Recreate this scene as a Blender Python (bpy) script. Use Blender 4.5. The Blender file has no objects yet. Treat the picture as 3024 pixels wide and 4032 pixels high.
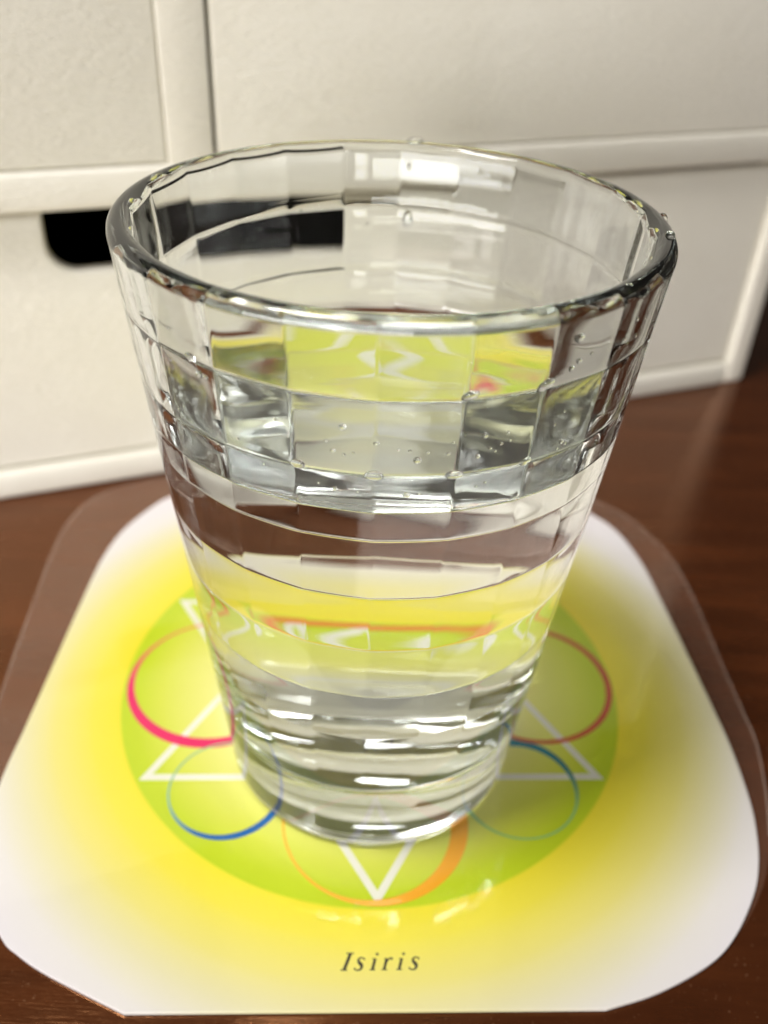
import bpy, bmesh, math, random
import numpy as np
from mathutils import Vector, Matrix

random.seed(7)
R = 0.048                       # metres: radius of the printed green disc

# ------------------------------------------------------------------ camera, world, lamps, exposure
scene = bpy.context.scene
FPX, PITCH, ROLL = 3563.0, 0.6204, 0.0488
CAM = Vector((0.0131, -2.3653, 2.7340)) * R
right = Vector((1, 0, 0)); fwd = Vector((0, math.cos(PITCH), -math.sin(PITCH)))
down = Vector((0, -math.sin(PITCH), -math.cos(PITCH)))
c, s = math.cos(ROLL), math.sin(ROLL)
r_i = right * c - down * s
d_i = right * s + down * c
cam_data = bpy.data.cameras.new('camera')
cam = bpy.data.objects.new('camera', cam_data)
scene.collection.objects.link(cam)
cam.matrix_world = Matrix(((r_i.x, -d_i.x, -fwd.x, CAM.x), (r_i.y, -d_i.y, -fwd.y, CAM.y),
                           (r_i.z, -d_i.z, -fwd.z, CAM.z), (0, 0, 0, 1)))
cam_data.sensor_fit = 'HORIZONTAL'
cam_data.sensor_width = 36.0
cam_data.lens = FPX / 3024.0 * 36.0
cam_data.clip_start = 0.004
cam_data.clip_end = 20.0
cam_data.dof.use_dof = True
cam_data.dof.focus_distance = 0.108
cam_data.dof.aperture_fstop = 22.0
scene.camera = cam

world = bpy.data.worlds.new('World')
scene.world = world
world.use_nodes = True
bg = world.node_tree.nodes['Background']
bg.inputs['Color'].default_value = (1.0, 0.93, 0.84, 1)
bg.inputs['Strength'].default_value = 0.055

def area(name, loc, target, size, power, color=(1, 1, 1), size_y=None):
    l = bpy.data.lights.new(name, 'AREA')
    l.shape = 'RECTANGLE'; l.size = size; l.size_y = size_y or size
    l.energy = power; l.color = color
    o = bpy.data.objects.new(name, l)
    scene.collection.objects.link(o)
    o.location = loc
    o.rotation_euler = (Vector(target) - Vector(loc)).to_track_quat('-Z', 'Y').to_euler()
    return o
area('desk_lamp', (-0.280, -0.135, 0.845), (0, 0.02, 0.03), 0.22, 6.5, (1.0, 0.965, 0.93))
area('front_fill_light', (-0.62, -1.48, 0.20), (0, 0.1, 0.06), 2.0, 27.0, (1.0, 0.975, 0.94), 0.42)  # added low fill behind the camera, no real window, brightens the drawer unit
area('ceiling_lamp', (-0.06, 0.31, 0.95), (0, 0, 0), 0.14, 0.3, (1.0, 0.98, 0.96))

scene.view_settings.view_transform = 'Standard'
scene.view_settings.look = 'None'
scene.view_settings.exposure = 0.0
scene.view_settings.gamma = 1.0
scene.view_settings.use_curve_mapping = False
cy = scene.cycles
cy.use_denoising = True
cy.use_adaptive_sampling = False
cy.max_bounces = 24; cy.transmission_bounces = 24; cy.glossy_bounces = 12; cy.diffuse_bounces = 6
cy.transparent_max_bounces = 16
cy.caustics_reflective = True; cy.caustics_refractive = True
cy.blur_glossy = 0.3
cy.sample_clamp_indirect = 60.0

# ------------------------------------------------------------------ helpers
col = scene.collection
def lin(*rgb):
    return tuple(((v / 255) / 12.92 if v / 255 <= 0.04045 else ((v / 255 + 0.055) / 1.055) ** 2.4) for v in rgb) + (1.0,)

def link(name, mesh, mat=None, parent=None):
    o = bpy.data.objects.new(name, mesh)
    col.objects.link(o)
    if mat:
        for m in (mat if isinstance(mat, (list, tuple)) else [mat]):
            mesh.materials.append(m)
    if parent: o.parent = parent
    return o

def thing(name, label, cat, loc=(0, 0, 0), rotz=0, group=None):
    o = bpy.data.objects.new(name, None)
    col.objects.link(o)
    o.empty_display_size = 0.01
    o.location = loc; o.rotation_euler = (0, 0, rotz)
    tag(o, label, cat, group)
    return o

def tag(o, label, cat, group=None):
    o['label'] = label; o['category'] = cat
    if group: o['group'] = group

def from_bm(name, bm):
    bmesh.ops.recalc_face_normals(bm, faces=bm.faces)
    me = bpy.data.meshes.new(name); bm.to_mesh(me); bm.free()
    return me

def smooth(me, on=True):
    me.polygons.foreach_set('use_smooth', [on] * len(me.polygons))

def box_mesh(name, x0, x1, y0, y1, z0, z1, bevel=0.0, seg=3):
    bm = bmesh.new()
    vs = [bm.verts.new((x, y, z)) for x in (x0, x1) for y in (y0, y1) for z in (z0, z1)]
    for f in ((0, 1, 3, 2), (4, 6, 7, 5), (0, 4, 5, 1), (2, 3, 7, 6), (0, 2, 6, 4), (1, 5, 7, 3)):
        bm.faces.new([vs[i] for i in f])
    bmesh.ops.recalc_face_normals(bm, faces=bm.faces)
    if bevel:
        bmesh.ops.bevel(bm, geom=bm.edges[:], offset=bevel, segments=seg, profile=0.5, affect='EDGES')
    me = from_bm(name, bm)
    if bevel: smooth(me)
    return me

def slab_mesh(name, outline, z0, z1, bevel=0.0, seg=2):
    """closed slab from an outline in x,y"""
    bm = bmesh.new()
    top = [bm.verts.new((x, y, z1)) for x, y in outline]
    bot = [bm.verts.new((x, y, z0)) for x, y in outline]
    n = len(outline)
    ft = bm.faces.new(top); bm.faces.new(bot[::-1])
    for i in range(n):
        bm.faces.new((top[i], bot[i], bot[(i + 1) % n], top[(i + 1) % n]))
    bmesh.ops.recalc_face_normals(bm, faces=bm.faces)
    if bevel:
        bmesh.ops.bevel(bm, geom=list(ft.edges), offset=bevel, segments=seg, profile=0.5, affect='EDGES')
    return from_bm(name, bm)

class NT:
    def __init__(self, name):
        self.m = bpy.data.materials.new(name); self.m.use_nodes = True
        self.t = self.m.node_tree; self.t.nodes.clear()
        self.out = self.t.nodes.new('ShaderNodeOutputMaterial')
    def n(self, typ, **kw):
        nd = self.t.nodes.new(typ)
        for k, v in kw.items():
            if k.startswith('_'): setattr(nd, k[1:], v)
            else: self.set(nd.inputs[k.replace('__', ' ')], v)
        return nd
    def set(self, sock, v):
        if isinstance(v, bpy.types.NodeSocket): self.t.links.new(v, sock)
        else: sock.default_value = v
    def math(self, op, *a, clamp=False):
        nd = self.t.nodes.new('ShaderNodeMath'); nd.operation = op; nd.use_clamp = clamp
        for i, v in enumerate(a): self.set(nd.inputs[i], v)
        return nd.outputs[0]
    def ramp(self, fac, stops, interp='LINEAR'):
        nd = self.t.nodes.new('ShaderNodeValToRGB'); nd.color_ramp.interpolation = interp
        e = nd.color_ramp.elements
        while len(e) < len(stops): e.new(0.5)
        for el, (p, cc) in zip(e, stops): el.position = p; el.color = cc
        self.set(nd.inputs[0], fac)
        return nd.outputs[0]
    def mix(self, fac, a, b, blend='MIX'):
        nd = self.t.nodes.new('ShaderNodeMix'); nd.data_type = 'RGBA'; nd.blend_type = blend
        self.set(nd.inputs[0], fac); self.set(nd.inputs[6], a); self.set(nd.inputs[7], b)
        return nd.outputs[2]
    def coord(self, kind='Object'):
        return self.t.nodes.new('ShaderNodeTexCoord').outputs[kind]
    def mapping(self, vec, scale=(1, 1, 1), rot=(0, 0, 0), loc=(0, 0, 0)):
        nd = self.t.nodes.new('ShaderNodeMapping')
        self.set(nd.inputs['Vector'], vec); nd.inputs['Scale'].default_value = scale
        nd.inputs['Rotation'].default_value = rot; nd.inputs['Location'].default_value = loc
        return nd.outputs[0]
    def noise(self, vec, scale, detail=4, rough=0.55, dist=0.0):
        nd = self.n('ShaderNodeTexNoise', Vector=vec, Scale=scale, Detail=detail, Roughness=rough, Distortion=dist)
        return nd.outputs['Fac']
    def bump(self, h, strength, dist=0.001, normal=None):
        nd = self.n('ShaderNodeBump', Strength=strength, Distance=dist, Height=h)
        if normal: self.set(nd.inputs['Normal'], normal)
        return nd.outputs[0]
    def principled(self, **kw):
        nd = self.n('ShaderNodeBsdfPrincipled', **kw)
        self.t.links.new(nd.outputs[0], self.out.inputs[0])
        return nd
    def surface(self, sock): self.t.links.new(sock, self.out.inputs[0])

# ------------------------------------------------------------------ materials
def mat_table():
    k = NT('dark_brown_varnished_wood')
    co = k.coord()
    w = k.mapping(co, (3.0, 22.0, 3.0), (0, 0, 0.10))
    g = k.noise(w, 6.0, 6, 0.6, 0.6)
    pores = k.noise(k.mapping(co, (30, 420, 30), (0, 0, 0.10)), 6.0, 3, 0.6)
    blot = k.noise(co, 9.0, 3)
    c1 = k.ramp(g, [(0.30, lin(58, 27, 12)), (0.50, lin(74, 37, 17)), (0.72, lin(92, 48, 23))])
    c2 = k.mix(k.math('MULTIPLY', pores, 0.35), c1, lin(46, 22, 11))
    c3 = k.mix(k.math('MULTIPLY', k.math('SUBTRACT', blot, 0.35, clamp=True), 0.8), c2, lin(66, 34, 18))
    dust = k.math('MULTIPLY', k.math('GREATER_THAN', k.noise(co, 1500, 2), 0.70), k.math('MULTIPLY', k.noise(co, 30, 2), 0.55))
    c3 = k.mix(dust, c3, lin(150, 112, 84))
    rough = k.math('ADD', 0.10, k.math('MULTIPLY', k.noise(co, 160, 4), 0.12))
    bmp = k.bump(k.math('ADD', pores, k.math('MULTIPLY', k.noise(co, 900, 2), 0.8)), 0.10, 0.0004)
    k.principled(Base__Color=c3, Roughness=rough, Normal=bmp, **{'IOR': 1.75, 'Specular IOR Level': 0.7, 'Specular Tint': (1.0, 0.46, 0.20, 1)})
    return k.m

def mat_paper():
    k = NT('white_embossed_paper')
    co = k.coord()
    big = k.noise(k.mapping(co, (60, 60, 190), (0, 0.12, 0)), 4.0, 5, 0.55, 1.2)
    fine = k.noise(k.mapping(co, (500, 500, 900)), 3.0, 3)
    h = k.math('ADD', big, k.math('MULTIPLY', fine, 0.25))
    tone = k.ramp(k.noise(co, 22, 3), [(0.3, lin(231, 227, 214)), (0.7, lin(237, 234, 223))])
    k.principled(Base__Color=tone, Roughness=0.55, Normal=k.bump(h, 0.45, 0.0008), **{'Specular IOR Level': 0.35})
    return k.m

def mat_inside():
    k = NT('cardboard_painted_shade')
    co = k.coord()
    c0 = k.ramp(k.noise(co, 90, 3), [(0.3, lin(9, 9, 9)), (0.7, lin(14, 13, 12))])  # near black colour stands in for the unlit inside of the drawers
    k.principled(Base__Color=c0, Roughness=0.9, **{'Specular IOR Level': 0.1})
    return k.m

def laminate_bump(k, co):
    wav = k.noise(co, 55, 2, 0.5)
    wr = k.noise(k.mapping(co, (1, 1.6, 1)), 190, 3, 0.55, 0.8)
    h = k.math('ADD', wav, k.math('MULTIPLY', wr, 0.10))
    return k.bump(h, 0.15, 0.0006)

def mat_card():
    k = NT('printed_laminated_card')
    co = k.coord()
    sep = k.n('ShaderNodeSeparateXYZ', Vector=co)
    x, y = sep.outputs[0], sep.outputs[1]
    rr = k.math('DIVIDE', k.math('SQRT', k.math('ADD', k.math('MULTIPLY', x, x), k.math('MULTIPLY', y, y))), R)
    inner = k.ramp(k.math('MULTIPLY', rr, 0.5), [(0.0, lin(240, 240, 238)), (0.17, lin(241, 241, 232)), (0.25, lin(240, 238, 190)), (0.325, lin(236, 234, 132)), (0.42, lin(218, 226, 76)), (0.47, lin(200, 219, 32)), (0.5, lin(196, 217, 24))])
    outer = k.ramp(k.math('MULTIPLY', rr, 0.5), [(0.5, lin(246, 231, 50)), (0.55, lin(244, 231, 74)), (0.62, lin(240, 230, 130)), (0.68, lin(236, 230, 184)), (0.74, lin(237, 233, 227)), (0.79, lin(237, 233, 236))])
    edge = k.math('MULTIPLY', k.math('SUBTRACT', rr, 0.994), 90.0, clamp=True)
    cc = k.mix(edge, inner, outer)
    k.principled(Base__Color=cc, Roughness=0.45, **{'Specular IOR Level': 0.3, 'Coat Weight': 1.0, 'Coat Roughness': 0.04, 'Coat IOR': 1.5, 'Coat Normal': laminate_bump(k, co)})
    return k.m

def mat_ink(name, thick, thin, ang, rad):
    """ink whose tone slides round the ring from thick to thin colour (local x,y of the ring)"""
    k = NT(name)
    co = k.coord()
    sep = k.n('ShaderNodeSeparateXYZ', Vector=co)
    d = k.math('ADD', k.math('MULTIPLY', sep.outputs[0], math.cos(ang)), k.math('MULTIPLY', sep.outputs[1], math.sin(ang)))
    f = k.math('ADD', 0.5, k.math('MULTIPLY', d, 0.5 / (rad * R)), clamp=True)
    cc = k.ramp(f, [(0.0, thin), (0.2, thin), (0.62, thick), (1.0, thick)])
    k.principled(Base__Color=cc, Roughness=0.4, **{'Coat Weight': 1.0, 'Coat Roughness': 0.05})
    return k.m

def mat_flat_ink(name, colr):
    k = NT(name)
    co = k.coord()
    cc = k.mix(k.math('MULTIPLY', k.noise(co, 600, 2), 0.15), colr, tuple(v * 0.9 for v in colr[:3]) + (1,))
    k.principled(Base__Color=cc, Roughness=0.4, **{'Coat Weight': 1.0, 'Coat Roughness': 0.05})
    return k.m

def mat_film():
    k = NT('clear_laminate_film')
    co = k.coord()
    tr = k.n('ShaderNodeBsdfTransparent', Color=(1.0, 0.995, 0.99, 1))
    haze = k.n('ShaderNodeBsdfDiffuse', Color=lin(225, 170, 140))
    gl = k.n('ShaderNodeBsdfGlossy', Color=(0.9, 0.87, 0.84, 1), Roughness=0.12, Normal=laminate_bump(k, co))
    m1 = k.n('ShaderNodeMixShader', Fac=0.05)
    k.t.links.new(tr.outputs[0], m1.inputs[1]); k.t.links.new(haze.outputs[0], m1.inputs[2])
    m2 = k.n('ShaderNodeMixShader', Fac=0.04)
    k.t.links.new(m1.outputs[0], m2.inputs[1]); k.t.links.new(gl.outputs[0], m2.inputs[2])
    k.surface(m2.outputs[0])
    return k.m

def mat_glass(name, ior, colr):
    k = NT(name)
    g = k.n('ShaderNodeBsdfGlass', Color=colr, Roughness=0.0, IOR=ior)
    k.surface(g.outputs[0])
    return k.m

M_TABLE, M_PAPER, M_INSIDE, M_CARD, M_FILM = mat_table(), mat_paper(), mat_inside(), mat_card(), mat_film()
N_GLASS, N_WATER = 1.52, 1.333
M_GLASS = mat_glass('clear_glass', N_GLASS, (0.985, 0.994, 0.992, 1))
M_WATER_TOP = mat_glass('water_surface', N_WATER, (0.99, 0.995, 0.995, 1))
M_WATER_SIDE = mat_glass('water_against_glass', N_WATER / N_GLASS, (0.99, 0.995, 0.993, 1))

# ------------------------------------------------------------------ table
TZ = -0.0010
t_me = box_mesh('table_top', -0.9, 0.9, -0.35, 1.1, TZ - 0.03, TZ, 0.003)
table = link('table_top', t_me, M_TABLE)
table['kind'] = 'structure'
table['label'] = 'dark brown varnished wooden table top under coaster and drawer unit'

# ------------------------------------------------------------------ cardboard drawer unit
UYAW, UD = 0.3902, 2.234
unit = thing('drawer_unit', 'off white paper covered cardboard drawer unit standing behind the glass', 'drawer unit',
             (0, UD * R, TZ), UYAW)
zt = -TZ / R
S0, S1 = -4.46, 2.44           # clear width inside
DEP = 5.0
def ub(name, s0, s1, d0, d1, z0, z1, bevel=0.0012, mat=M_PAPER, parent=unit):
    return link(name, box_mesh(name, s0 * R, s1 * R, d0 * R, d1 * R, (z0 + zt) * R, (z1 + zt) * R, bevel, 3), mat, parent)
Z_SH0, Z_SH1, Z_TOP = 1.425, 1.605, 3.25
ub('base_panel', S0, S1, -0.004, DEP, -zt, 0.135, 0.0018)
ub('shelf', S0, S1, -0.004, DEP, Z_SH0, Z_SH1, 0.0015)
ub('divider', -1.107, -0.900, 0.006, DEP, Z_SH1 - 0.01, Z_TOP, 0.0005)
ub('side_panel', S1 - 0.002, S1 + 0.158, 0.004, DEP + .05, -zt, Z_TOP + .15, 0.0016)
ub('side_panel', S0 - 0.158, S0 + 0.002, 0.004, DEP + .05, -zt, Z_TOP + .15, 0.0016)
ub('top_panel', S0, S1, 0.0, DEP, Z_TOP, Z_TOP + 0.15, 0.0016)
ub('back_panel', S0, S1, DEP, DEP + 0.06, -zt + .002, Z_TOP + 0.14, 0.0008)

def drawer(name, s0, s1, z0, z1l, z1r, inset, cut=None, edge=0.0006):
    """front board with optional finger cutout in its top edge, and a box behind it"""
    d = link(name, bpy.data.meshes.new(name), None, unit)
    TH = 0.065
    pts = [(s0, z0), (s1, z0), (s1, z1r)]
    if cut:
        a, b, dep, rad = cut
        def zz(sv): return z1l + (z1r - z1l) * (sv - s0) / (s1 - s0)
        pts.append((b, zz(b)))
        zb = zz((a + b) / 2) - dep
        for i in range(9):
            t = i / 8 * math.pi / 2
            pts.append((b - rad + rad * math.cos(t), zb + rad - rad * math.sin(t)))
        for i in range(9):
            t = math.pi / 2 + i / 8 * math.pi / 2
            pts.append((a + rad + rad * math.cos(t), zb + rad - rad * math.sin(t)))
        pts.append((a, zz(a)))
    pts.append((s0, z1l))
    bm = bmesh.new()
    fr = [bm.verts.new((x * R, inset * R, (z + zt) * R)) for x, z in pts]
    bk = [bm.verts.new((x * R, (inset + TH) * R, (z + zt) * R)) for x, z in pts]
    n = len(pts)
    f0 = bm.faces.new(fr); bm.faces.new(bk[::-1])
    for i in range(n): bm.faces.new((fr[i], bk[i], bk[(i + 1) % n], fr[(i + 1) % n]))
    bmesh.ops.recalc_face_normals(bm, faces=bm.faces)
    bmesh.ops.bevel(bm, geom=list(f0.edges), offset=edge, segments=4, profile=0.5, affect='EDGES')
    me = from_bm(name, bm)
    smooth(me)
    me.set_sharp_from_angle(angle=math.radians(40))
    front = link('drawer_front', me, M_PAPER, unit)
    # box body behind the front: bottom, back, two sides, painted black for the shade inside
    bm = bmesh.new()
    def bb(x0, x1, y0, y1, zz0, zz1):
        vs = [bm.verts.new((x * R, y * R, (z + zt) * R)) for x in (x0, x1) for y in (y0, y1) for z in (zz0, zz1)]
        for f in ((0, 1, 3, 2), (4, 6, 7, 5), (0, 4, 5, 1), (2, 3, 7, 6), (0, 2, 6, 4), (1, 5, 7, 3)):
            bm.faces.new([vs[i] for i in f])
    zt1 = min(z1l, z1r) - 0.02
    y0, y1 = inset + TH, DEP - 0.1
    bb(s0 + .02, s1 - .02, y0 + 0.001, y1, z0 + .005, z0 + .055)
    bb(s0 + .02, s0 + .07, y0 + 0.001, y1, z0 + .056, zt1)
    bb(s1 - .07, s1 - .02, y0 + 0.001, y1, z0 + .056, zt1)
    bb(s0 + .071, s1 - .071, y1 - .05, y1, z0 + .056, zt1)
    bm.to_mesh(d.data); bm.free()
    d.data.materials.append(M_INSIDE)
    d.name = 'drawer_box'
    front.parent = d
    return front
drawer('drawer_box', S0 + .02, S1 - .006, 0.142, Z_SH0 - .014, Z_SH0 - .032, 0.040, cut=(-1.683, -0.184, 0.262, 0.135), edge=0.0013)
drawer('drawer_box', S0 + .02, -1.111, Z_SH1 + .004, Z_TOP - .02, Z_TOP - .02, 0.012)
drawer('drawer_box', -0.880, S1 - .010, Z_SH1 + .004, Z_TOP - .02, Z_TOP - .02, 0.014)

# ------------------------------------------------------------------ coaster
DX, DY, DROT = -0.0049 * R, 0.2604 * R, 0.0611
coaster = thing('coaster', 'laminated white card coaster printed with green disc and coloured rings, under the glass', 'coaster',
                (DX, DY, TZ), DROT)
def spline(pts, n=8, closed=True):
    out = []
    m = len(pts)
    for i in range(m):
        p0, p1, p2, p3 = (Vector(pts[(i + k - 1) % m]) for k in range(4))
        for j in range(n):
            t = j / n
            out.append(0.5 * ((2 * p1) + (p2 - p0) * t + (2 * p0 - 5 * p1 + 4 * p2 - p3) * t * t + (3 * p1 - p0 - 3 * p2 + p3) * t ** 3))
    return [(v[0], v[1]) for v in out]
side = [(0.672, -1.321), (0.847, -1.272), (1.032, -1.187), (1.144, -1.097), (1.254, -0.958), (1.312, -0.845), (1.350, -0.725),
        (1.376, -0.586), (1.391, -0.352), (1.387, -0.117), (1.374, 0.25), (1.362, 0.527), (1.345, 0.790), (1.290, 1.035), (1.205, 1.180), (1.08, 1.31),
        (0.90, 1.405), (0.66, 1.445), (0.2, 1.45), (-0.2, 1.45), (-0.62, 1.445), (-0.85, 1.405), (-1.02, 1.315), (-1.105, 1.217), (-1.212, 1.010), (-1.264, 0.785),
        (-1.287, 0.510), (-1.312, 0.067), (-1.330, -0.243), (-1.345, -0.480), (-1.335, -0.72), (-1.275, -0.93), (-1.169, -1.078), (-1.108, -1.130), (-0.992, -1.199), (-0.748, -1.313)]
def open_spline(pts, n=6):
    ext = [tuple(2 * Vector(pts[0]) - Vector(pts[1]))] + pts + [tuple(2 * Vector(pts[-1]) - Vector(pts[-2]))]
    out = []
    for i in range(1, len(ext) - 2):
        p0, p1, p2, p3 = (Vector(ext[i + k - 1]) for k in range(4))
        for j in range(n):
            t = j / n
            v = 0.5 * ((2 * p1) + (p2 - p0) * t + (2 * p0 - 5 * p1 + 4 * p2 - p3) * t * t + (3 * p1 - p0 - 3 * p2 + p3) * t ** 3)
            out.append((v[0], v[1]))
    out.append(tuple(pts[-1]))
    return out
outl = [(x * R, y * R) for x, y in open_spline(side)]
card = link('card', slab_mesh('card', outl, 0.00030, -TZ, 0.0001), M_CARD, coaster)
film_pts = [(0.66, -1.316), (0.846, -1.265), (1.03, -1.18), (1.16, -1.085), (1.275, -0.958), (1.36, -0.82), (1.44, -0.62), (1.510, -0.327), (1.517, -0.144), (1.524, 0.193), (1.533, 0.547), (1.510, 0.873),
            (1.41, 1.15), (1.303, 1.297), (1.12, 1.44), (0.9, 1.53), (0.6, 1.57), (0, 1.575), (-0.7, 1.57), (-1.0, 1.53), (-1.25, 1.445), (-1.42, 1.313), (-1.505, 1.087), (-1.518, 0.82), (-1.511, 0.595),
            (-1.497, 0.199), (-1.481, -0.06), (-1.45, -0.40), (-1.37, -0.72), (-1.28, -0.935), (-1.166, -1.074), (-1.00, -1.19), (-0.745, -1.309)]
film = link('laminate_film', slab_mesh('laminate_film', [(x * R, y * R) for x, y in open_spline(film_pts)], 0.00005, 0.00029), M_FILM, coaster)

# cut edge of the film, its highlight painted as a pale strip
def mat_film_edge():
    k = NT('film_edge_highlight')
    co = k.coord()
    tr = k.n('ShaderNodeBsdfTransparent', Color=(1, 1, 1, 1))
    df = k.n('ShaderNodeBsdfDiffuse', Color=lin(222, 200, 184))
    m = k.n('ShaderNodeMixShader', Fac=k.math('MULTIPLY', k.noise(co, 60, 3), 0.55))
    k.t.links.new(tr.outputs[0], m.inputs[1]); k.t.links.new(df.outputs[0], m.inputs[2])
    k.surface(m.outputs[0])
    return k.m
_fo = open_spline(film_pts)
bm = bmesh.new()
_a = [bm.verts.new((x * R, y * R, 0.00030)) for x, y in _fo]
_b = [bm.verts.new((x * R * 0.9945, y * R * 0.9945, 0.00030)) for x, y in _fo]
for i in range(len(_fo) - 1):
    if min(_fo[i][1], _fo[i + 1][1]) > -0.75: bm.faces.new((_a[i], _a[i + 1], _b[i + 1], _b[i]))
for v in [v for v in bm.verts if not v.link_faces]: bm.verts.remove(v)
link('film_edge', from_bm('film_edge', bm), mat_film_edge(), film)

# printed rings: eight circles round the disc, each drawn with a stroke that swells on one side
def ring_mesh(name, rad, wmax, wmin, ang, n=96):
    bm = bmesh.new()
    ro, ri = [], []
    for i in range(n):
        t = 2 * math.pi * i / n
        w = wmin + (wmax - wmin) * (0.5 + 0.5 * math.cos(t - ang)) ** 1.6
        ro.append(bm.verts.new((rad * R * math.cos(t), rad * R * math.sin(t), 0)))
        ri.append(bm.verts.new(((rad - w) * R * math.cos(t), (rad - w) * R * math.sin(t), 0)))
    for i in range(n):
        j = (i + 1) % n
        bm.faces.new((ro[i], ro[j], ri[j], ri[i]))
    return from_bm(name, bm)
rings = [  # direction, distance, radius on the disc; stroke angle, max, min width, thick colour, thin colour
    (180, 0.640, 0.347, -100, 0.046, 0.010, lin(236, 4, 100), lin(236, 140, 90)),
    (225, 0.752, 0.213, -40, 0.026, 0.008, lin(14, 104, 178), lin(150, 196, 150)),
    (270, 0.664, 0.327, 8, 0.062, 0.009, lin(252, 176, 18), lin(248, 190, 44)),
    (315, 0.745, 0.222, 100, 0.034, 0.008, lin(20, 130, 146), lin(150, 206, 120)),
    (0, 0.668, 0.328, 10, 0.026, 0.016, lin(204, 74, 24), lin(206, 98, 36)),
    (45, 0.750, 0.215, 240, 0.034, 0.012, lin(30, 66, 130), lin(110, 140, 160)),
    (90, 0.664, 0.327, 80, 0.036, 0.009, lin(238, 140, 36), lin(226, 120, 150)),
    (135, 0.750, 0.215, -60, 0.030, 0.010, lin(110, 50, 120), lin(190, 140, 150)),
]
zr = -TZ + 0.000015
for i, (dr, ds, rad, an, wx, wn, ca, cb) in enumerate(rings):
    o = link('printed_ring', ring_mesh('printed_ring', rad, wx, wn, math.radians(an)), mat_ink('ring_ink_%d' % i, ca, cb, math.radians(an), rad), coaster)
    o.location = (ds * R * math.cos(math.radians(dr)), ds * R * math.sin(math.radians(dr)), zr + 0.000012 + i * 0.000004)
# two triangles
M_WHITE_INK = mat_flat_ink('pale_line_ink', lin(240, 240, 222))
for i, a0 in enumerate((90, -90)):
    bm = bmesh.new()
    w = 0.026
    o_ = [(0.9877 * R * math.cos(math.radians(a0 + 120 * j)), 0.9877 * R * math.sin(math.radians(a0 + 120 * j))) for j in range(3)]
    k_ = 1 - 2 * w / 0.9877
    vo = [bm.verts.new((x, y, 0)) for x, y in o_]
    vi = [bm.verts.new((x * k_, y * k_, 0)) for x, y in o_]
    for j in range(3):
        bm.faces.new((vo[j], vo[(j + 1) % 3], vi[(j + 1) % 3], vi[j]))
    o = link('printed_triangle', from_bm('printed_triangle', bm), M_WHITE_INK, coaster)
    o.location = (0, 0, zr + i * 0.000004)

# lettering, traced as strokes in a 180-unit cap height
M_BLACK = mat_flat_ink('black_lettering_ink', lin(18, 12, 7))
def stroke(bm, pts, ws, z):
    n = len(pts)
    L, Rr = [], []
    for i, (x, y) in enumerate(pts):
        a = pts[max(i - 1, 0)]; b = pts[min(i + 1, n - 1)]
        dx, dy = b[0] - a[0], b[1] - a[1]
        l = math.hypot(dx, dy) or 1
        nx, ny = -dy / l, dx / l
        w = ws[i] / 2
        L.append(bm.verts.new((x + nx * w, y + ny * w, z))); Rr.append(bm.verts.new((x - nx * w, y - ny * w, z)))
    for i in range(n - 1):
        bm.faces.new((L[i], L[i + 1], Rr[i + 1], Rr[i]))
def blob(bm, x, y, r, z):
    bm.faces.new([bm.verts.new((x + r * math.cos(t * math.pi / 6), y + r * math.sin(t * math.pi / 6), z)) for t in range(12)])
def glyph_I():
    return [('s', [(430, 876), (465, 792), (500, 706)], [30, 30, 30]), ('s', [(393, 878), (464, 878)], [11, 11]), ('s', [(456, 705), (538, 705)], [11, 11])]
def glyph_s(ox):
    P_ = open_spline([(115, 762), (85, 751), (55, 765), (52, 792), (72, 816), (84, 843), (68, 872), (35, 881), (4, 868)], 4)
    n = len(P_)
    W_ = [12 + 22 * math.exp(-((i / (n - 1) - 0.5) / 0.22) ** 2) for i in range(n)]
    return [('s', [(x + ox, y) for x, y in P_], W_), ('b', (ox + 113, 768), 10), ('b', (ox + 8, 864), 10)]
def glyph_i(ox):
    return [('s', [(ox + 30, 876), (ox + 64, 762)], [25, 25]), ('s', [(ox, 878), (ox + 62, 878)], [10, 10]), ('s', [(ox + 34, 766), (ox + 66, 764)], [9, 9]), ('b', (ox + 86, 716), 15)]
def glyph_r(ox):
    return [('s', [(ox + 28, 876), (ox + 60, 762)], [25, 25]), ('s', [(ox, 878), (ox + 60, 878)], [10, 10]), ('s', [(ox + 32, 766), (ox + 62, 764)], [9, 9]),
            ('s', open_spline([(ox + 54, 812), (ox + 74, 778), (ox + 96, 760), (ox + 118, 760)], 3), [9, 10, 11, 12, 13, 14, 15, 15, 15, 15]), ('b', (ox + 114, 766), 13)]
px = 0.243 * R / 852.0
for g in (glyph_I(), glyph_s(535), glyph_i(702), glyph_r(830), glyph_i(988), glyph_s(1122)):
    bm = bmesh.new()
    zz_ = 0
    for it in g:
        zz_ += 0.000001
        if it[0] == 's':
            stroke(bm, [((x - 820) * px, (880 - y) * px * 1.05) for x, y in it[1]], [w * px * 1.12 for w in it[2]], zz_)
        else:
            blob(bm, (it[1][0] - 820) * px, (880 - it[1][1]) * px * 1.05, it[2] * px, zz_)
    for f in bm.faces:
        f.normal_update()
        if f.normal.z < 0: f.normal_flip()
    me = bpy.data.meshes.new('letter'); bm.to_mesh(me); bm.free()
    o = link('letter', me, M_BLACK, coaster)
    o.location = (0.0025 * R, -1.197 * R, zr)

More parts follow.
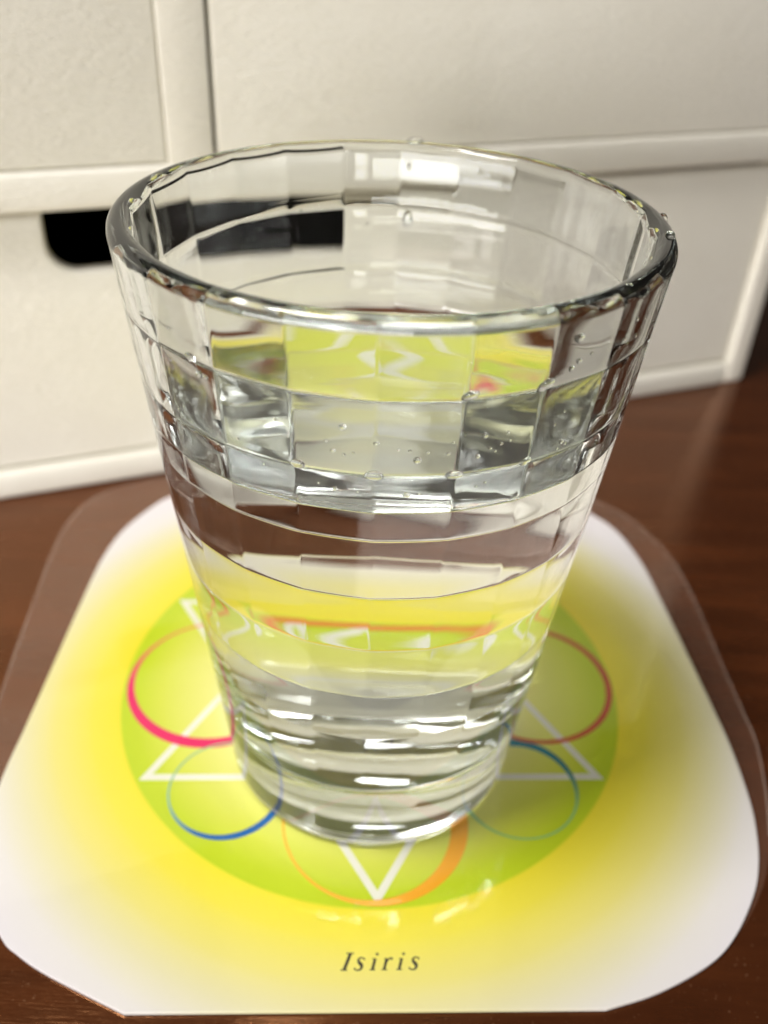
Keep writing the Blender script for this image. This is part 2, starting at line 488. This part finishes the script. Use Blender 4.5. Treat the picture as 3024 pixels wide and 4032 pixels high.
# ------------------------------------------------------------------ glass tumbler and water
RB, RT, HG = 0.5215 * R, 0.7277 * R, 2.0142 * R
NF, NROW_H, TH0 = 22, 0.1, math.radians(-1.2)
WALL = 0.0028
FLOOR = 0.0125
GZ = 0.00006                        # foot above the print
ZW = 0.747 * HG
_u = np.array([0, .008, .016, .026, .038, .052, .07, .1, .16, .24, .32, .41, .5])
_u = np.concatenate([_u, 1 - _u[1:-1][::-1]])
MSEG = NF * len(_u)
th = np.concatenate([TH0 + (i + _u) * 2 * np.pi / NF for i in range(NF)])
def r_out(z): return RB + (RT - RB) * z / HG
def chord(theta):
    """N-gon radius factor with softened corners"""
    acc = 0
    offs = np.linspace(-1, 1, 13) * 0.012
    for o_ in offs:
        q = np.mod(theta + o_ - TH0 + math.pi, 2 * math.pi / NF) - math.pi / NF
        acc = acc + math.cos(math.pi / NF) / np.cos(q)
    return acc / len(offs)
# theta measured from the camera side (-y), clockwise to +x
PHI = th
CH = chord(PHI)
GROOVE = 0.00005
SWELL, PV, PU = 0.00013, 6.0, 8.0     # each tile stands this far proud of the grooves round it, with rolled edges
def roll(t, p):
    return 1 - abs(2 * t) ** p
def swell_v(z):
    acc = 0.0
    for k in range(-4, 5):
        q = (z + k * 0.00004) / (HG * NROW_H)
        acc += roll(q - math.floor(q) - 0.5, PV)
    return acc / 9 * min(1.0, max(0.0, (z / HG - 0.22) / 0.10))
_sw = 0
for k in np.linspace(-1, 1, 9):
    q = np.mod((PHI - TH0) / (2 * math.pi / NF) + k * 0.02, 1.0) - 0.5
    _sw = _sw + roll(q, PU)
SWELL_U = _sw / 9
def z_samples(z0, z1):
    out = set(np.arange(z0, z1, 0.0008).tolist()) | {z1}
    for j in range(1, 10):
        zc = j * NROW_H * HG
        for k in np.concatenate([np.linspace(-0.00042, 0.00042, 19), [-.0018, -.0013, -.0009, -.0006, .0006, .0009, .0013, .0018]]):
            if z0 < zc + k < z1: out.add(float(zc + k))
    return sorted(out)
def FADE(z): return 1.0
def r_in(z):
    """inner radius for all angles at height z"""
    A = r_out(z) - WALL - 0.0006 * max(0.0, 1 - z / (0.35 * HG))
    fac = 1 + (CH - 1) * FADE(z)
    dg = abs((z / HG / NROW_H) - round(z / HG / NROW_H)) * NROW_H * HG
    if 0.35 * HG < z < 0.95 * HG: A = A + GROOVE * math.exp(-(dg / 0.00013) ** 2)
    ridge = SWELL * swell_v(z) * (0.65 + 0.35 * SWELL_U)
    return A * fac - ridge
def ringpts(rad, z):
    rad = np.broadcast_to(rad, th.shape)
    return np.stack([rad * np.sin(PHI), -rad * np.cos(PHI), np.full_like(th, z)], 1)

def grid_mesh(name, rows, cap0=None, cap1=None, flip=False, joint_normals=None):
    """rows: list of (MSEG,3) arrays"""
    nr = len(rows)
    V = np.concatenate(rows).astype(float)
    nv = len(V)
    faces = []
    a = np.arange(MSEG); b = (a + 1) % MSEG
    for i in range(nr - 1):
        q = np.stack([i * MSEG + a, i * MSEG + b, (i + 1) * MSEG + b, (i + 1) * MSEG + a], 1)
        faces.append(q)
    F = np.concatenate(faces)
    if flip: F = F[:, ::-1]
    vl = [tuple(v) for v in V]; fl = [tuple(int(x) for x in f) for f in F]
    for cap, row, rev in ((cap0, 0, True), (cap1, nr - 1, False)):
        if cap is not None:
            vl.append(tuple(cap)); ci = len(vl) - 1
            for j in range(MSEG):
                t = (row * MSEG + j, row * MSEG + (j + 1) % MSEG, ci)
                if rev: t = t[::-1]
                if flip: t = t[::-1]
                fl.append(t)
    me = bpy.data.meshes.new(name)
    me.from_pydata(vl, [], fl); me.update()
    smooth(me)
    return me

# profile rows of the glass from foot centre, up the outside, over the rim, down the inside to the water line
rows_base, rows_wall, rows_rim, rows_inner = [], [], [], []
FT = 0.0022
foot_in = RB - 0.0042
for rr_, zz_ in ((0.004, 0.0024), (0.010, 0.0021), (0.014, 0.0017), (foot_in - 0.002, 0.0009), (foot_in - .0008, 0.0004), (foot_in, 0.00010), (foot_in + 0.0006, 0.0)):
    rows_base.append(ringpts(rr_, zz_))
for i in range(7):
    t = i / 6 * math.pi / 2
    rows_base.append(ringpts(r_out(FT) - FT + FT * math.sin(t) if i else RB - FT, FT - FT * math.cos(t)))
for z in np.linspace(FT, FLOOR, 8)[1:]: rows_base.append(ringpts(r_out(z), z))
ZR0 = HG - 0.0016
for z in np.linspace(FLOOR, ZR0, 60): rows_wall.append(ringpts(r_out(z), z))
ri_top = float(np.mean(r_in(ZR0)))
ro_top = r_out(ZR0)
rin_row = r_in(ZR0)
for i in range(17):
    t = i / 16 * math.pi
    mid = (ro_top + rin_row) / 2; half = (ro_top - rin_row) / 2
    w_ = (1 - math.cos(t)) / 2
    rad = ro_top + (ri_top - ro_top) * w_ + (rin_row - ri_top) * w_ ** 4
    rows_rim.append(ringpts(rad, ZR0 + 0.0016 * math.sin(t)))
for z in z_samples(ZW, ZR0)[::-1]: rows_inner.append(ringpts(r_in(z), z))

def build_part_normals(all_rows):
    """vertex normals of the joined revolve so that the separate parts shade without a seam"""
    P = np.stack(all_rows)
    du = np.roll(P, -1, 1) - np.roll(P, 1, 1)
    dv = np.empty_like(P)
    dv[1:-1] = P[2:] - P[:-2]; dv[0] = P[1] - P[0]; dv[-1] = P[-1] - P[-2]
    n_ = np.cross(du, dv)
    n_ /= np.maximum(np.linalg.norm(n_, axis=2, keepdims=True), 1e-12)
    return n_
glass = thing('glass_tumbler', 'clear tapered drinking glass with square faceted inside, holding water on the coaster', 'glass', (0, 0, GZ))
seq = rows_base + rows_wall[1:] + rows_rim[1:] + rows_inner[1:]
NRM = build_part_normals(seq)
ib = len(rows_base); iw = ib + len(rows_wall) - 1; ir = iw + len(rows_rim) - 1
def make_part(name, i0, i1, cap=None):
    me = grid_mesh(name, seq[i0:i1], cap0=cap)
    nn = NRM[i0:i1].reshape(-1, 3)
    if cap is not None: nn = np.concatenate([nn, [[0, 0, -1.0]]])
    me.normals_split_custom_set_from_vertices([tuple(v) for v in nn])
    return link(name, me, M_GLASS, glass)
make_part('base', 0, ib, cap=(0, 0, 0.0025))
make_part('outer_wall', ib - 1, iw)
make_part('rim', iw - 1, ir)
make_part('faceted_inner_wall', ir - 1, len(seq))

# water: side and floor lie against the glass, top has a meniscus
CR = 0.0045
side_rows = []
zs = z_samples(FLOOR + CR, ZW)
r_c = r_in(FLOOR + CR)
floor_rows = []
for rr_ in (0.003, 0.007, 0.011, 0.014): floor_rows.append(ringpts(rr_, FLOOR - 0.0004 * (1 - (rr_ / 0.0155) ** 2)))
for i in range(0, 13):
    t = i / 12 * math.pi / 2
    floor_rows.append(ringpts(r_c - CR + CR * math.sin(t), FLOOR + CR - CR * math.cos(t)))
water_rows = floor_rows[:-1] + [ringpts(r_in(z), z) for z in zs]
nside = len(water_rows)
rw = r_in(ZW)
def zmen(d): return ZW - 0.0016 * (1 - math.exp(-d / 0.0014))
tops = []
for d in (0.0003, 0.0006, 0.001, 0.0015, 0.002, 0.003, 0.0045, 0.006, 0.008, 0.012, 0.017, 0.022, 0.026):
    tops.append(ringpts((rw - d) if d < 0.01 else rw * 0 + (float(rw.mean()) - d), zmen(d)))
w_me = grid_mesh('water', water_rows + tops, cap0=(0, 0, FLOOR - 0.0004), cap1=(0, 0, ZW - 0.0016))
water = link('water', w_me, [M_WATER_SIDE, M_WATER_TOP])
water.location = (0, 0, GZ)
zi = np.array([p.center.z for p in w_me.polygons])
idx = np.zeros(len(w_me.polygons), dtype=int)
nq_side = (nside - 1) * MSEG
nq_all = (nside - 1 + len(tops)) * MSEG
idx[nq_side:nq_all] = 1
idx[nq_all + MSEG:] = 1
w_me.polygons.foreach_set('material_index', [int(v) for v in idx])
sharp = w_me.attributes.new('sharp_edge', 'BOOLEAN', 'EDGE')
ev = np.zeros(len(w_me.edges) * 2, dtype=int); w_me.edges.foreach_get('vertices', ev); ev = ev.reshape(-1, 2)
lo, hi = (nside - 1) * MSEG, nside * MSEG
flag = ((ev >= lo) & (ev < hi)).all(1)
sharp.data.foreach_set('value', [bool(v) for v in flag])
tag(water, 'clear still water filling the glass to about three quarters', 'water')

# ------------------------------------------------------------------ water drops on the glass
M_DROP = mat_glass('water_drop', N_WATER, (0.99, 0.995, 0.995, 1))
def drop_mesh(name, n=14, m=9):
    bm = bmesh.new()
    bmesh.ops.create_uvsphere(bm, u_segments=n, v_segments=m, radius=1.0)
    me = from_bm(name, bm); smooth(me)
    return me
DROP = drop_mesh('water_drop')
DROP.materials.append(M_DROP)
def inner_point(deg, zf):
    ph = math.radians(deg); z = zf * HG
    q = (ph - TH0 + math.pi) % (2 * math.pi / NF) - math.pi / NF
    rad = (r_out(z) - WALL) * math.cos(math.pi / NF) / math.cos(q)
    return Vector((rad * math.sin(ph), -rad * math.cos(ph), z + GZ)), ph
def add_drop(deg, zf, w, h, t, label, group=None, on='wall', tilt=0.0):
    """w, h: half sizes along and up the wall, t: how far it stands out"""
    o = bpy.data.objects.new('water_drop', DROP)
    col.objects.link(o)
    p, ph = inner_point(deg, zf)
    if group is None: w, h, t = w * 0.8, h * 0.8, t * 0.8
    tang = Vector((math.cos(ph), math.sin(ph), 0)); inw = Vector((-math.sin(ph), math.cos(ph), 0))
    up = Vector((math.sin(ph) * 0.105, -math.cos(ph) * 0.105, 1)).normalized()
    if on == 'rim':
        rad = r_out(HG) - 0.0014
        p = Vector((rad * math.sin(ph), -rad * math.cos(ph), HG + GZ - 0.0001))
    if on == 'outside':
        rad = r_out(zf * HG)
        p = Vector((rad * math.sin(ph), -rad * math.cos(ph), zf * HG + GZ)); 
    a, b = tang * math.cos(tilt) + up * math.sin(tilt), up * math.cos(tilt) - tang * math.sin(tilt)
    o.matrix_world = Matrix(((a.x * w, b.x * h, inw.x * t, p.x), (a.y * w, b.y * h, inw.y * t, p.y), (a.z * w, b.z * h, inw.z * t, p.z), (0, 0, 0, 1)))
    tag(o, label, 'water drop', group)
mm = 0.001
add_drop(16.0, 0.905, 1.25 * mm, 0.65 * mm, 0.6 * mm, 'elongated water drop on the front facet ridge right of centre', tilt=0.35)
add_drop(31.5, 0.905, 1.45 * mm, 0.75 * mm, 0.6 * mm, 'largest white water drop on the front ridge near the right facets', tilt=0.45)
add_drop(-16.9, 0.803, 1.1 * mm, 0.75 * mm, 0.5 * mm, 'dark water drop where ridges cross left of centre, just above water')
add_drop(-1.2, 0.800, 1.3 * mm, 0.8 * mm, 0.55 * mm, 'round water drop where ridges cross at front centre, just above water')
add_drop(15.0, 0.800, 1.3 * mm, 0.75 * mm, 0.5 * mm, 'water drop where ridges cross right of centre, just above water')
add_drop(30.9, 0.802, 1.0 * mm, 0.6 * mm, 0.5 * mm, 'slanted water drop at the ridge crossing beside the dark right facet', tilt=0.4)
add_drop(-40.5, 0.903, 0.9 * mm, 0.6 * mm, 0.5 * mm, 'small bright water drop on the upper ridge of the left facets', tilt=-0.4)
add_drop(176.0, 0.885, 0.95 * mm, 1.7 * mm, 0.7 * mm, 'hanging water drop on the inside of the far wall')
add_drop(176.5, 0.965, 0.6 * mm, 0.7 * mm, 0.5 * mm, 'tiny water drop on the far wall just below the rim')
add_drop(175.5, 1.0, 1.7 * mm, 0.9 * mm, 0.9 * mm, 'water drop standing on the far rim of the glass', on='rim')
add_drop(97.0, 0.985, 0.9 * mm, 1.3 * mm, 1.0 * mm, 'water drop bulging outside the right rim of the glass', on='outside')
add_drop(80.0, 1.0, 0.9 * mm, 0.8 * mm, 0.8 * mm, 'round dark water drop on top of the right rim', on='rim')
rnd = random.Random(11)
small = [(-7.5, .862, .42), (-21, .858, .22), (7.2, .822, .42), (5.6, .835, .22), (9.2, .832, .2), (3.4, .836, .16), (-9.5, .829, .28), (-7.3, .825, .2), (-5.4, .829, .16),
         (-10.8, .841, .16), (-1.0, .845, .32), (13.2, .83, .26), (14.1, .845, .18), (20.4, .85, .34), (22, .831, .2), (24.3, .835, .24), (26.2, .838, .18), (25.4, .85, .16),
         (19.5, .822, .3), (23.2, .826, .16), (5.6, .772, .42), (8.2, .773, .22), (-9.2, .775, .3), (-4.4, .774, .2), (22.2, .782, .2), (20.3, .778, .16), (-12.6, .78, .2),
         (37.4, .955, .6), (38.8, .925, .38), (37.2, .918, .36), (41.8, .93, .22), (38.4, .86, .2), (36.5, .845, .24), (40.0, .815, .34), (41.2, .81, .3), (39.2, .806, .22),
         (-38.5, .885, .45), (-36.7, .885, .26), (-24.6, .79, .2), (-30.5, .815, .22), (163, .93, .35), (196, .91, .3), (188, .875, .22), (150, .955, .28), (208, .9, .24),
         (55, .95, .35), (57, .925, .3), (60, .94, .22), (52, .93, .22)]
for d_, z_, r_ in small:
    if 140 < d_ < 220:
        lb, gp = 'tiny clear water droplet on the inside of the far wall, seen over the rim', 'tiny droplets on the far wall'
    elif d_ > 35:
        lb, gp = 'tiny clear water droplet on the dark facets at the right of the glass', 'tiny droplets on the right facets'
    elif d_ < -20:
        lb, gp = 'tiny clear water droplet on the facets at the left of the glass', 'tiny droplets on the left facets'
    else:
        lb, gp = 'tiny clear water droplet on the middle front facets just above the water', 'tiny droplets on the front facets'
    add_drop(d_, z_, r_ * mm, r_ * mm * rnd.uniform(.8, 1.15), r_ * mm * 0.7, lb, gp)
